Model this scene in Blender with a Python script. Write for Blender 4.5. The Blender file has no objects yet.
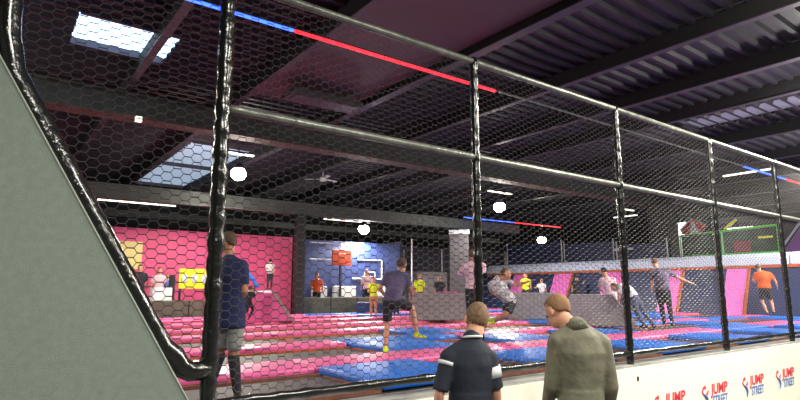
import bpy, bmesh, math, random
from mathutils import Vector, Matrix
random.seed(4)
S = bpy.context.scene
col = S.collection
V3 = Vector

# ------------------------------------------------------------------ camera
# world axes: x runs along the fence away from the camera, y runs into the arena
FPX = 555.0
PITCH = math.radians(9.21)
YAW = math.radians(53.4)          # heading of the view, measured from +x
cd = bpy.data.cameras.new('camera')
cam = bpy.data.objects.new('camera', cd)
col.objects.link(cam)
cam.location = (0, 0, 1.82)
cam.rotation_euler = (math.radians(90) + PITCH, 0, YAW - math.radians(90))
cd.sensor_width = 36
cd.lens = 36 * FPX / 800
cd.clip_start = 0.05
cd.clip_end = 200
S.camera = cam

# ------------------------------------------------------------------ exposure, world
S.view_settings.view_transform = 'Standard'
S.view_settings.look = 'None'
S.view_settings.gamma = 1
S.view_settings.use_curve_mapping = False
S.view_settings.exposure = 0.0
w = bpy.data.worlds.new('world')
S.world = w
w.use_nodes = True
bg = w.node_tree.nodes['Background']
bg.inputs[0].default_value = (0.55, 0.55, 0.75, 1)
bg.inputs[1].default_value = 0.11

ARENA_LAMP = 850.0        # W, each high bay lamp over the trampolines
HALL_LAMP = 380.0         # W, each ceiling panel over the walkway
LED_STRENGTH = 4.5
SKYLIGHT = 3.0


# ------------------------------------------------------------------ materials
def lin(c):
    c = c / 255.0
    return c / 12.92 if c < 0.04045 else ((c + 0.055) / 1.055) ** 2.4


def mat(name, rgb, rough=0.6, metal=0.0, noise=0.0, nscale=8.0, bump=0.0, bscale=40.0, emit=0.0, coat=0.0, rgb2=None, spec=0.5, alpha=1.0):
    m = bpy.data.materials.new(name)
    m.use_nodes = True
    nt = m.node_tree
    b = nt.nodes['Principled BSDF']
    c = (lin(rgb[0]), lin(rgb[1]), lin(rgb[2]), 1)
    b.inputs['Base Color'].default_value = c
    b.inputs['Roughness'].default_value = rough
    b.inputs['Metallic'].default_value = metal
    b.inputs['Specular IOR Level'].default_value = spec
    if coat:
        b.inputs['Coat Weight'].default_value = coat
        b.inputs['Coat Roughness'].default_value = 0.15
    tc = nt.nodes.new('ShaderNodeTexCoord')
    if noise or rgb2:
        n = nt.nodes.new('ShaderNodeTexNoise')
        n.inputs['Scale'].default_value = nscale
        n.inputs['Detail'].default_value = 5
        nt.links.new(tc.outputs['Object'], n.inputs['Vector'])
        r = nt.nodes.new('ShaderNodeValToRGB')
        r.color_ramp.elements[0].position = 0.3
        r.color_ramp.elements[1].position = 0.7
        if rgb2:
            c2 = (lin(rgb2[0]), lin(rgb2[1]), lin(rgb2[2]), 1)
            r.color_ramp.elements[0].color = c
            r.color_ramp.elements[1].color = c2
        else:
            r.color_ramp.elements[0].color = tuple(x * (1 - noise) for x in c[:3]) + (1,)
            r.color_ramp.elements[1].color = tuple(min(1, x * (1 + noise)) for x in c[:3]) + (1,)
        nt.links.new(n.outputs['Fac'], r.inputs['Fac'])
        nt.links.new(r.outputs['Color'], b.inputs['Base Color'])
    if bump:
        n2 = nt.nodes.new('ShaderNodeTexNoise')
        n2.inputs['Scale'].default_value = bscale
        n2.inputs['Detail'].default_value = 3
        nt.links.new(tc.outputs['Object'], n2.inputs['Vector'])
        bp = nt.nodes.new('ShaderNodeBump')
        bp.inputs['Strength'].default_value = bump
        bp.inputs['Distance'].default_value = 0.02
        nt.links.new(n2.outputs['Fac'], bp.inputs['Height'])
        nt.links.new(bp.outputs['Normal'], b.inputs['Normal'])
    if emit:
        b.inputs['Emission Color'].default_value = c
        b.inputs['Emission Strength'].default_value = emit
    return m


M = dict(
    pad=mat('black_padding', (26, 28, 27), 0.22, bump=0.7, bscale=14, coat=0.5),
    pipe=mat('dark_grey_pipe', (116, 119, 112), 0.35, metal=0.4, bump=0.3, bscale=30, noise=0.3),
    net=mat('net_twine', (66, 63, 66), 0.45),
    carpet=mat('grey_carpet', (122, 133, 125), 0.95, noise=0.08, nscale=25, bump=0.2, bscale=160),
    carpet_edge=mat('carpet_edging', (150, 156, 146), 0.8),
    cream=mat('cream_board', (240, 238, 222), 0.55, noise=0.03, nscale=2),
    ledge=mat('grey_ledge', (150, 150, 146), 0.5, noise=0.25, nscale=5),
    red_ink=mat('red_print', (214, 48, 66), 0.5),
    blue_ink=mat('blue_print', (84, 118, 186), 0.5),
    floor=mat('hall_floor', (80, 78, 76), 0.5, noise=0.2, nscale=3),
    deck=mat('arena_deck', (44, 38, 42), 0.7, noise=0.2, nscale=4),
    bed=mat('trampoline_bed', (68, 58, 63), 0.6, noise=0.2, nscale=30),
    orange=mat('orange_webbing', (186, 92, 48), 0.7, noise=0.2, nscale=10),
    pink=mat('pink_vinyl', (232, 98, 162), 0.42, noise=0.06, nscale=3, bump=0.25, bscale=3),
    blue=mat('blue_vinyl', (34, 112, 216), 0.42, noise=0.06, nscale=3, bump=0.25, bscale=3),
    brown=mat('brown_webbing', (120, 72, 56), 0.8, noise=0.25, nscale=10),
    ramp=mat('magenta_pink_vinyl', (238, 118, 206), 0.42, noise=0.05, nscale=3, bump=0.2, bscale=3),
    lblue=mat('light_blue_vinyl', (205, 218, 244), 0.35, noise=0.05, nscale=2, bump=0.1, bscale=5),
    navy=mat('navy_vinyl', (44, 54, 92), 0.45, noise=0.12, nscale=2),
    grey_mat=mat('grey_foam', (138, 132, 136), 0.7, noise=0.12, nscale=4, bump=0.2, bscale=12),
    dgrey=mat('dark_grey_padding', (72, 69, 74), 0.7, noise=0.12, nscale=4),
    olive=mat('olive_mat', (86, 84, 74), 0.8, noise=0.2, nscale=6),
    pink_wall=mat('pink_paint', (220, 82, 132), 0.6, noise=0.05, nscale=2),
    blue_wall=mat('blue_paint', (34, 50, 104), 0.6, noise=0.08, nscale=2),
    dark_wall=mat('dark_cladding', (46, 46, 58), 0.8, noise=0.15, nscale=2),
    back_wall=mat('charcoal_cladding', (34, 33, 36), 0.85, noise=0.15, nscale=2),
    yellow_paint=mat('pale_yellow_paint', (222, 206, 138), 0.6),
    yellow=mat('yellow_print', (222, 214, 40), 0.5),
    white=mat('white_paint', (226, 228, 232), 0.45),
    offwhite=mat('off_white', (196, 200, 210), 0.5),
    black=mat('black_paint', (20, 20, 22), 0.5),
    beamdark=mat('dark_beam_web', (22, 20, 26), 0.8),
    steel=mat('painted_steel', (72, 68, 80), 0.45, metal=0.3, noise=0.15, nscale=4),
    girder=mat('girder_steel', (66, 70, 68), 0.6, metal=0.2, noise=0.2, nscale=3),
    rust=mat('primer_red_steel', (78, 62, 52), 0.6, noise=0.4, nscale=3),
    roof=mat('roof_sheeting', (36, 32, 44), 0.6, metal=0.0, noise=0.15, nscale=1.5),
    duct=mat('duct_panel', (92, 78, 84), 0.6, noise=0.12, nscale=1.0),
    lamp=mat('lamp_glass', (255, 246, 214), 0.4, emit=60),
    tube=mat('tube_light', (250, 244, 226), 0.4, emit=2.5),
    ledb=mat('blue_light_strip', (50, 90, 255), 0.4, emit=LED_STRENGTH),
    ledr=mat('red_light_strip', (255, 32, 44), 0.4, emit=LED_STRENGTH),
    sky=mat('skylight_sheet', (190, 225, 255), 0.4, emit=SKYLIGHT),
    sky2=mat('skylight_sheet_grey', (176, 196, 220), 0.4, emit=0.75),
    skydim=mat('skylight_sheet_dim', (150, 150, 170), 0.5, emit=0.35),
    green=mat('green_tube', (60, 200, 40), 0.5),
    dgreen=mat('dark_green_net', (34, 62, 44), 0.8, noise=0.5, nscale=3),
    purple=mat('purple_plastic', (120, 50, 150), 0.5),
    dred=mat('dark_red_mat', (112, 34, 42), 0.7),
    red=mat('red_fabric', (196, 36, 46), 0.6),
    orange_board=mat('orange_board', (238, 92, 36), 0.5),
    skin=mat('skin', (205, 150, 122), 0.55, noise=0.05, nscale=20),
    skin2=mat('tan_skin', (186, 128, 98), 0.55),
    hair_b=mat('brown_hair', (92, 68, 50), 0.75, noise=0.35, nscale=60, bump=0.35, bscale=90),
    hair_l=mat('light_brown_hair', (116, 90, 66), 0.8, noise=0.4, nscale=45, bump=0.4, bscale=70),
    hair_k=mat('black_hair', (28, 22, 24), 0.6, noise=0.3, nscale=90, bump=0.8, bscale=120),
    hair_g=mat('ginger_brown_hair', (138, 102, 72), 0.8, noise=0.25, nscale=60, bump=0.3, bscale=90),
    eye=mat('eye_dark', (30, 24, 22), 0.3),
    tee_navy=mat('navy_jersey', (30, 36, 50), 0.85, noise=0.15, nscale=14, bump=0.5, bscale=9),
    tee_white=mat('white_jersey', (214, 216, 222), 0.8, bump=0.3, bscale=12),
    jacket=mat('olive_grey_jacket', (112, 110, 92), 0.75, noise=0.18, nscale=9, bump=0.8, bscale=8),
    collar=mat('dark_collar', (86, 84, 70), 0.85, bump=0.6, bscale=30),
    jeans=mat('blue_grey_jeans', (72, 82, 104), 0.85, noise=0.2, nscale=14),
    dtrouser=mat('dark_trousers', (34, 34, 42), 0.85, noise=0.15, nscale=10),
    gtrouser=mat('light_grey_joggers', (138, 138, 136), 0.85, noise=0.2, nscale=12),
    tee_purple=mat('purple_grey_tee', (112, 98, 136), 0.85, rgb2=(70, 62, 92), nscale=9),
    tee_navy2=mat('navy_blue_tee', (34, 40, 84), 0.85, noise=0.2, nscale=9),
    tee_yg=mat('yellow_green_tee', (214, 226, 40), 0.8),
    tee_pink=mat('pale_pink_tee', (222, 186, 196), 0.8, noise=0.1, nscale=8),
    tee_grey=mat('pale_patterned_tee', (206, 200, 204), 0.8, rgb2=(120, 116, 130), nscale=16),
    tee_orange=mat('orange_tee', (236, 98, 34), 0.8, noise=0.1, nscale=10),
    tee_dark=mat('charcoal_tee', (38, 38, 48), 0.8),
    tee_lilac=mat('lilac_grey_tee', (120, 108, 144), 0.8, rgb2=(44, 42, 58), nscale=7),
    neon=mat('neon_yellow_sock', (206, 240, 20), 0.7),
    shoe=mat('dark_shoe', (30, 30, 34), 0.6),
    sockw=mat('white_sock', (220, 220, 220), 0.8),
)


# ------------------------------------------------------------------ mesh helpers
class MB:
    def __init__(self):
        self.v, self.f = [], []

    def add(self, vs, fs):
        b = len(self.v)
        self.v += [tuple(p) for p in vs]
        self.f += [tuple(i + b for i in f) for f in fs]
        return self

    def box(self, a, b):
        x0, y0, z0 = [min(a[i], b[i]) for i in range(3)]
        x1, y1, z1 = [max(a[i], b[i]) for i in range(3)]
        vs = [(x0, y0, z0), (x1, y0, z0), (x1, y1, z0), (x0, y1, z0), (x0, y0, z1), (x1, y0, z1), (x1, y1, z1), (x0, y1, z1)]
        return self.add(vs, [(0, 3, 2, 1), (4, 5, 6, 7), (0, 1, 5, 4), (1, 2, 6, 5), (2, 3, 7, 6), (3, 0, 4, 7)])

    def prism(self, poly, d):
        """poly: list of 3D points (planar), extruded by vector d"""
        n = len(poly)
        d = V3(d)
        vs = [V3(p) for p in poly] + [V3(p) + d for p in poly]
        fs = [tuple(range(n))[::-1], tuple(range(n, 2 * n))] + [(i, (i + 1) % n, (i + 1) % n + n, i + n) for i in range(n)]
        return self.add(vs, fs)

    def tube(self, pts, r, n=8, caps=True):
        pts = [V3(p) for p in pts]
        rs = r if isinstance(r, (list, tuple)) else [r] * len(pts)
        t0 = (pts[1] - pts[0]).normalized()
        up = V3((0, 0, 1)) if abs(t0.z) < 0.9 else V3((1, 0, 0))
        a = t0.cross(up).normalized()
        vs, fs = [], []
        for i, p in enumerate(pts):
            t = (pts[min(i + 1, len(pts) - 1)] - pts[max(i - 1, 0)]).normalized()
            a = (a - t * a.dot(t)).normalized()
            b = t.cross(a)
            for k in range(n):
                th = 2 * math.pi * k / n
                vs.append(p + (a * math.cos(th) + b * math.sin(th)) * rs[i])
        for i in range(len(pts) - 1):
            for k in range(n):
                k2 = (k + 1) % n
                fs.append((i * n + k, i * n + k2, (i + 1) * n + k2, (i + 1) * n + k))
        if caps:
            fs.append(tuple(range(n))[::-1])
            fs.append(tuple(range((len(pts) - 1) * n, len(pts) * n)))
        return self.add(vs, fs)

    def loft(self, pts, rad, side=(1, 0, 0), n=14, round_ends=(True, True)):
        """elliptical tube: rad = [(r_side, r_other)], rounded ends"""
        pts = [V3(p) for p in pts]
        rings = []
        m = len(pts)
        sides = side if isinstance(side, list) else [side] * m
        frames = []
        for i in range(m):
            t = (pts[min(i + 1, m - 1)] - pts[max(i - 1, 0)]).normalized()
            s = V3(sides[i])
            s = (s - t * s.dot(t))
            s = s.normalized() if s.length > 1e-4 else t.orthogonal().normalized()
            frames.append((t, s, t.cross(s)))
        seq = []
        if round_ends[0]:
            t = frames[0][0]
            r = min(rad[0])
            for a in (75, 45, 20):
                seq.append((pts[0] - t * r * math.sin(math.radians(a)), math.cos(math.radians(a)), 0))
        for i in range(m):
            seq.append((pts[i], 1.0, i))
        if round_ends[1]:
            t = frames[-1][0]
            r = min(rad[-1])
            for a in (20, 45, 75):
                seq.append((pts[-1] + t * r * math.sin(math.radians(a)), math.cos(math.radians(a)), m - 1))
        vs, fs = [], []
        for p, k, i in seq:
            t, s, b = frames[i]
            for j in range(n):
                th = 2 * math.pi * j / n
                vs.append(p + s * math.cos(th) * rad[i][0] * k + b * math.sin(th) * rad[i][1] * k)
        for i in range(len(seq) - 1):
            for j in range(n):
                j2 = (j + 1) % n
                fs.append((i * n + j, i * n + j2, (i + 1) * n + j2, (i + 1) * n + j))
        fs.append(tuple(range(n))[::-1])
        fs.append(tuple(range((len(seq) - 1) * n, len(seq) * n)))
        return self.add(vs, fs)

    def ellipsoid(self, c, r, mtx=None, nu=16, nv=10, keep=None):
        c = V3(c)
        mtx = mtx or Matrix.Identity(3)
        vs, fs = [], []
        loc = []
        for i in range(nv + 1):
            ph = math.pi * i / nv
            for j in range(nu):
                th = 2 * math.pi * j / nu
                l = V3((r[0] * math.sin(ph) * math.cos(th), r[1] * math.sin(ph) * math.sin(th), r[2] * math.cos(ph)))
                loc.append(l)
                vs.append(c + mtx @ l)
        for i in range(nv):
            for j in range(nu):
                j2 = (j + 1) % nu
                q = (i * nu + j, (i + 1) * nu + j, (i + 1) * nu + j2, i * nu + j2)
                if keep is None or all(keep(loc[k]) for k in q):
                    fs.append(q)
        return self.add(vs, fs)

    def build(self, name, m, parent=None, smooth=False, loc=None, bevel=0.0, remesh=0.0, solid=0.0):
        me = bpy.data.meshes.new(name)
        me.from_pydata(self.v, [], self.f)
        me.validate()
        if smooth or remesh:
            me.polygons.foreach_set('use_smooth', [True] * len(me.polygons))
        me.materials.append(m)
        me.update()
        o = bpy.data.objects.new(name, me)
        col.objects.link(o)
        if parent:
            o.parent = parent
        if loc is not None:
            o.location = loc
        if solid:
            md = o.modifiers.new('solid', 'SOLIDIFY')
            md.thickness = solid
            md.offset = 1
        if bevel:
            md = o.modifiers.new('bevel', 'BEVEL')
            md.width = bevel
            md.segments = 3
        if remesh:
            md = o.modifiers.new('remesh', 'REMESH')
            md.mode = 'VOXEL'
            md.voxel_size = remesh
            md.use_smooth_shade = True
            md = o.modifiers.new('smooth', 'SMOOTH')
            md.factor = 0.5
            md.iterations = 3
        return o


def tag(o, label=None, cat=None, group=None, kind=None):
    for k, v in (('label', label), ('category', cat), ('group', group), ('kind', kind)):
        if v:
            o[k] = v
    return o


def empty(name, loc=(0, 0, 0), rz=0.0):
    o = bpy.data.objects.new(name, None)
    col.objects.link(o)
    o.location = loc
    o.rotation_euler = (0, 0, rz)
    o.empty_display_size = 0.2
    return o


def struct(o):
    o['kind'] = 'structure'
    return o


ORD = ['first', 'second', 'third', 'fourth', 'fifth', 'sixth', 'seventh', 'eighth', 'ninth', 'tenth', 'eleventh', 'twelfth', 'thirteenth', 'fourteenth']

# ================================================================== LARGE STRUCTURE
struct(MB().box((-8, -6, -0.1), (40, 3.9, 0)).build('floor', M['floor']))
struct(MB().box((-8, 3.95, 0.0), (21.4, 26, 0.93)).build('floor_arena', M['deck']))
struct(MB().box((-8, 26, 0), (40, 26.2, 7)).build('wall_back', M['back_wall']))
struct(MB().box((-8.2, -6, 0), (-8, 26.2, 7)).build('wall_left', M['back_wall']))
struct(MB().box((40, -6, 0), (40.2, 26.2, 7)).build('wall_right', M['back_wall']))
struct(MB().box((-8.2, -6.2, 0), (40.2, -6, 7)).build('wall_behind', M['back_wall']))

# low cream wall under the fence, with its ledge
WF = 3.72
struct(MB().box((-0.5, WF, 0), (21.3, 3.93, 0.93)).build('wall_front', M['cream']))
struct(MB().box((-0.5, WF + 0.02, 0.93), (21.3, 3.98, 0.96)).build('trim_1', M['ledge']))


# corrugated roof sheeting, ribs along x, with skylight openings
def roof_sheet():
    mb = MB()
    Z, rib = 6.36, 0.075
    sky = [(0.85, 2.45, 9.85, 11.25), (4.75, 6.7, 17.0, 25.2), (15.0, 15.9, 3.6, 7.2)]
    y = -6.0
    prof = []
    while y < 26:
        prof += [(y, Z), (y + 0.16, Z), (y + 0.19, Z - rib), (y + 0.27, Z - rib), (y + 0.30, Z)]
        y += 0.30
    for (y0, z0), (y1, z1) in zip(prof[:-1], prof[1:]):
        if y1 - y0 < 1e-6:
            continue
        ym = (y0 + y1) / 2
        cuts = [-8.0]
        for a, b, c, d in sky:
            if c <= ym <= d and not (a > 14 and z0 < Z and z1 < Z):
                cuts += [a, b]
        cuts.append(40.0)
        for i in range(0, len(cuts), 2):
            a, b = cuts[i], cuts[i + 1]
            mb.add([(a, y0, z0), (b, y0, z0), (b, y1, z1), (a, y1, z1)], [(0, 1, 2, 3)])
    o = struct(mb.build('ceiling', M['roof']))
    for i, (a, b, c, d) in enumerate(sky):
        wn = struct(MB().box((a - 0.1, c - 0.1, Z + 0.03), (b + 0.1, d + 0.1, Z + 0.06)).build('window_%d' % (i + 1), M['skydim'] if i == 2 else M['sky'] if i == 0 else M['sky2']))
        fr = MB()
        for yy in ((c, d) if i != 1 else (c, (c * 0.55 + d * 0.45), d)):
            fr.box((a, yy - 0.04, Z - 0.1), (b, yy + 0.04, Z + 0.03))
        fr.build('window_frame', M['steel'], wn)
    struct(MB().box((-8.2, -6.2, 6.5), (40.2, 26.2, 6.6)).build('ceiling_slab', M['black']))


roof_sheet()


# steel rafters across the hall (I-sections running along y)
def ibeam_y(x, z0, h, w, y0=-6, y1=26):
    mb = MB()
    mb.box((x - w / 2, y0, z0), (x + w / 2, y1, z0 + 0.02))
    return mb


for i, (x, wd) in enumerate([(-0.8, .12), (2.05, .14), (4.25, .14), (6.75, .2), (9.3, .14), (11.6, .16), (13.6, .12), (17.0, .16), (20.2, .14), (23.4, .16), (27, .16), (31, .16), (35, .16)]):
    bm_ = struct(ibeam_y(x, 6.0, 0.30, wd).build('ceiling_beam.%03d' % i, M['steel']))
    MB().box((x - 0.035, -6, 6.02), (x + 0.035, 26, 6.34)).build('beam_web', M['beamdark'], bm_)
# smooth panelled stretch between two rafters
struct(MB().box((4.33, 2, 6.16), (6.65, 11.5, 6.2)).build('ceiling_panel', M['duct']))

# main girder along the hall
g = MB().box((-8, 12.6, 5.50), (24, 12.66, 5.95)).box((-8, 12.45, 5.93), (24, 12.85, 5.97))
struct(g.build('ceiling_beam.100', M['girder']))
struct(MB().box((-8, 12.5, 5.44), (24, 12.95, 5.5)).build('ceiling_beam.101', M['rust']))
g = MB().box((-8, 17.5, 4.42), (20, 17.75, 4.85))
struct(g.build('ceiling_beam.102', M['girder']))
g = MB().box((-8, 22.5, 4.5), (24, 22.8, 4.75))
struct(g.build('ceiling_beam.103', M['girder']))
# columns
struct(MB().box((8.55, 17.4, 0.93), (8.85, 17.72, 4.42)).build('column', M['black']))
struct(MB().box((8.6, 12.6, 0.0), (8.6001, 12.6001, 0.01)).build('floor_piece', M['black'])) if False else None

# back wall of the arena: pink part, blue part, dark part
struct(MB().box((-6, 20.0, 0.93), (9.6, 20.15, 3.86)).build('wall_pink', M['pink_wall']))
struct(MB().box((2.6, 19.97, 2.5), (4.15, 20.0, 3.4)).build('trim_2', M['yellow_paint']))
struct(MB().box((9.6, 19.3, 0.93), (14.4, 19.45, 3.75)).build('wall_blue', M['blue_wall']))
struct(MB().box((14.4, 21.2, 0.93), (24.5, 21.35, 3.9)).build('wall_dark', M['dark_wall']))
struct(MB().box((14.35, 19.3, 0.93), (14.5, 21.2, 3.9)).build('wall_dark_return', M['dark_wall']))


# ================================================================== FENCE
def fence():
    root = tag(empty('safety_fence', (1.25, 3.8, 0.96)), 'tall black padded pipe fence with hexagonal netting standing on the low cream wall', 'fence')
    off = V3((-1.25, -3.8, -0.96))
    Y = 3.8
    posts = [1.25, 3.74, 6.2, 8.68, 11.12, 13.6]

    def P(x, z):
        return V3((x, Y, z)) + off

    for i, x in enumerate(posts):
        r = 0.052 if i == 0 else 0.042
        mb = MB()
        n = 60
        pts = [P(x, 0.96 + (4.12 - 0.96) * k / n) for k in range(n + 1)]
        rs = [r * (1 + (0.16 if k % 3 else -0.14) * random.uniform(0.2, 1.0)) for k in range(n + 1)]
        mb.tube(pts, rs, 12)
        mb.build('post', M['pad'], root, smooth=True)
    for z, nm, r, x0 in ((4.08, 'top_rail', 0.034, 0.0), (3.1, 'middle_rail', 0.034, 1.25)):
        n = 60
        pts = [P(x0 + (13.6 - x0) * k / n, z) for k in range(n + 1)]
        MB().tube(pts, [r * random.uniform(0.95, 1.06) for _ in pts], 10).build(nm, M['pipe'], root, smooth=True)
    n = 120
    pts = [P(1.25 + (13.6 - 1.25) * k / n, 1.08) for k in range(n + 1)]
    MB().tube(pts, [0.033 * random.uniform(0.8, 1.2) for _ in pts], 10).build('bottom_rail', M['pad'], root, smooth=True)
    # slanted padded pipe with bends, and the upright above it
    path = [P(1.25, 1.3), P(1.13, 1.3), P(1.07, 1.33), P(1.03, 1.40)]
    a, b = V3((1.03, 0, 1.40)), V3((0.03, 0, 3.14))
    for k in range(1, 30):
        q = a.lerp(b, k / 30)
        path.append(P(q.x, q.z))
    path += [P(0.0, 3.20), P(-0.02, 3.27), P(-0.03, 3.4), P(-0.03, 3.8), P(-0.03, 4.12)]
    MB().tube([q + V3((-0.045, 0, 0)) if 4 <= i < len(path) - 5 else q for i, q in enumerate(path)], [0.066 * random.uniform(0.97, 1.04) for _ in path], 12).build('slanted_pipe', M['pad'], root, smooth=True)
    # hexagonal net, one part per bay
    cw, ch = 0.060, 0.060

    def net(x0, x1, z0, z1, inside=None):
        mb = MB()
        vs, fs = [], []

        def wire(p, q, r):
            p, q = V3(p), V3(q)
            t = (q - p).normalized()
            a = V3((0, 1, 0))
            c = t.cross(a)
            base = len(vs)
            for e in (p, q):
                for th in (0, 90, 180, 270):
                    th = math.radians(th)
                    vs.append(e + (a * math.cos(th) + c * math.sin(th)) * r)
            for k in range(4):
                k2 = (k + 1) % 4
                fs.append((base + k, base + k2, base + 4 + k2, base + 4 + k))

        nc = int((x1 - x0) / cw)
        cwx = (x1 - x0) / nc
        nr = int((z1 - z0) / ch)
        s = cwx / 1.5
        for c in range(nc):
            for r_ in range(nr + 1):
                X = x0 + (c + 0.5) * cwx
                Z = z0 + r_ * ch + (ch / 2 if c % 2 else 0)
                # each cell centre contributes its bottom edge and its two lower-right / upper-right sides
                h = ch / 2
                aL, aR = (X - s / 2, Z - h), (X + s / 2, Z - h)
                R = (X + s, Z)
                uR = (X + s / 2, Z + h)
                es = [(aL, aR, 0.0038), (aR, R, 0.0023), (R, uR, 0.0023)]
                for p, q, rr in es:
                    m_ = ((p[0] + q[0]) / 2, (p[1] + q[1]) / 2)
                    if m_[1] < z0 or m_[1] > z1 or m_[0] > x1:
                        continue
                    if inside and not inside(*m_):
                        continue
                    wire(P(p[0], p[1]), P(q[0], q[1]), rr)
        mb.add(vs, fs)
        mb.build('hexagonal_net', M['net'], root)

    xs = [0.0] + posts
    for x0, x1 in zip(xs[:-1], xs[1:]):
        if x0 == 0.0:
            def ins(x, z):
                if z < 1.3:
                    return False
                if z < 3.2:
                    return x > 1.03 + (0.06 - 1.03) * (z - 1.40) / (3.14 - 1.40)
                return True
            net(x0, x1, 1.3, 4.08, ins)
        else:
            net(x0, x1, 1.08, 4.08)
    return root


fence()

# grey carpeted stair side panel beside the slanted pipe
pts = [(-0.048, 3.124), (1.098, 1.147), (1.60, 0.28), (1.76, 0.0), (-1.2, 0.0), (-1.2, 3.6), (-0.3, 3.56)]
pn = tag(empty('stair_panel', (-0.028, 3.62, 0)), 'big grey carpet covered slanted side panel of a stair, beside the slanted padded pipe', 'panel')
MB().prism([(x, 0, z) for x, z in pts], (0, 0.07, 0)).build('carpet_side', M['carpet'], pn)
MB().tube([(-0.3, 0.0, 3.56), (-0.04, 0.0, 3.124), (1.104, 0.0, 1.147), (1.77, 0.0, 0.0)], 0.007, 6).build('edge_trim', M['carpet_edge'], pn)


# ================================================================== PRINTED LOGOS ON THE CREAM WALL
TXT = {}


def text(body, m, parent, loc, size, bold=0.0, shear=0.15, sx=1.0):
    cu = bpy.data.curves.new('lettering', 'FONT')
    cu.body = body
    cu.size = size
    cu.offset = bold
    cu.shear = shear
    cu.extrude = 0.001
    cu.align_x = 'LEFT'
    cu.materials.append(m)
    key = body
    if key not in TXT:
        tmp = bpy.data.objects.new('tmp', cu)
        col.objects.link(tmp)
        bpy.context.view_layer.update()
        TXT[key] = bpy.data.meshes.new_from_object(tmp.evaluated_get(bpy.context.evaluated_depsgraph_get()))
        bpy.data.objects.remove(tmp)
    o = bpy.data.objects.new('lettering', TXT[key])
    col.objects.link(o)
    o.parent = parent
    o.location = loc
    o.rotation_euler = (math.radians(90), 0, 0)
    o.scale = (sx, 1, 1)
    return o


for k, x in enumerate([5.60, 6.76, 7.93, 9.13, 10.32, 11.5, 12.7]):
    where = ['printed logo on cream wall just past the man in the jacket', 'printed logo on cream wall, second past the man in the jacket',
             'printed logo on cream wall before the fourth fence post', 'printed logo on cream wall after the fourth fence post',
             'printed logo on cream wall before the fifth fence post', 'printed logo on cream wall after the fifth fence post', 'printed logo far along the cream wall'][k]
    lg = tag(empty('wall_logo', (x, WF - 0.002, 0.3)), 'red and blue jump ' + where, 'logo', 'logos printed along the cream wall')
    text('JUMP', M['red_ink'], lg, (0.0, 0, 0.145), 0.185, 0.006, 0.15, 1.12)
    text('STREET', M['blue_ink'], lg, (0.02, 0, 0.005), 0.165, 0.004, 0.15, 0.80)
    ic = MB()
    ic.tube([(-0.20, 0, 0.26), (-0.25, 0, 0.20), (-0.17, 0, 0.14), (-0.08, 0, 0.20)], 0.012, 5)
    ic.ellipsoid((-0.16, 0, 0.25), (0.025, 0.003, 0.03), nu=10, nv=6)
    ic.build('red_swoosh', M['red_ink'], lg)
    ic = MB()
    ic.tube([(-0.22, 0, 0.17), (-0.15, 0, 0.13), (-0.12, 0, 0.07), (-0.14, 0, 0.0)], [0.012, 0.024, 0.02, 0.01], 5)
    ic.tube([(-0.14, 0, 0.13), (-0.08, 0, 0.2)], 0.012, 5)
    ic.build('blue_figure', M['blue_ink'], lg)
tag(MB().box((0, 0, 0), (0.03, 0.006, 0.05)).build('wall_latch', M['black'], loc=(6.18, WF - 0.006, 0.78)), 'tiny black latch slot high on the cream wall under the third fence post', 'latch')


# ================================================================== TRAMPOLINES
CAMP = V3((0, 0, 1.82))
Fv = V3((math.cos(YAW) * math.cos(PITCH), math.sin(YAW) * math.cos(PITCH), math.sin(PITCH)))
Rv = V3((math.sin(YAW), -math.cos(YAW), 0))
Uv = Rv.cross(Fv)


def pix(p):
    d = V3(p) - CAMP
    z = d.dot(Fv)
    return (400 + FPX * d.dot(Rv) / z, 200 - FPX * d.dot(Uv) / z) if z > 0.1 else (-999, -999)


def in_view(x0, x1, y0, y1, z=1.0):
    ps = [pix((x, y, z)) for x in (x0, x1) for y in (y0, y1)]
    return max(p[0] for p in ps) > 90 and min(p[0] for p in ps) < 810 and min(p[0] for p in ps) > -900 and min(p[1] for p in ps) < 402


def cushion(x0, x1, y0, y1, m, name, label, group, z0=0.94, h=0.085):
    g_ = 0.008
    o = MB().box((x0 - (x0 + x1) / 2 + g_, y0 - (y0 + y1) / 2 + g_, 0), ((x1 - x0) / 2 - g_, (y1 - y0) / 2 - g_, h)).build(name, m, loc=((x0 + x1) / 2, (y0 + y1) / 2, z0), bevel=0.03, smooth=True)
    return tag(o, label, 'pad', group)


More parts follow.
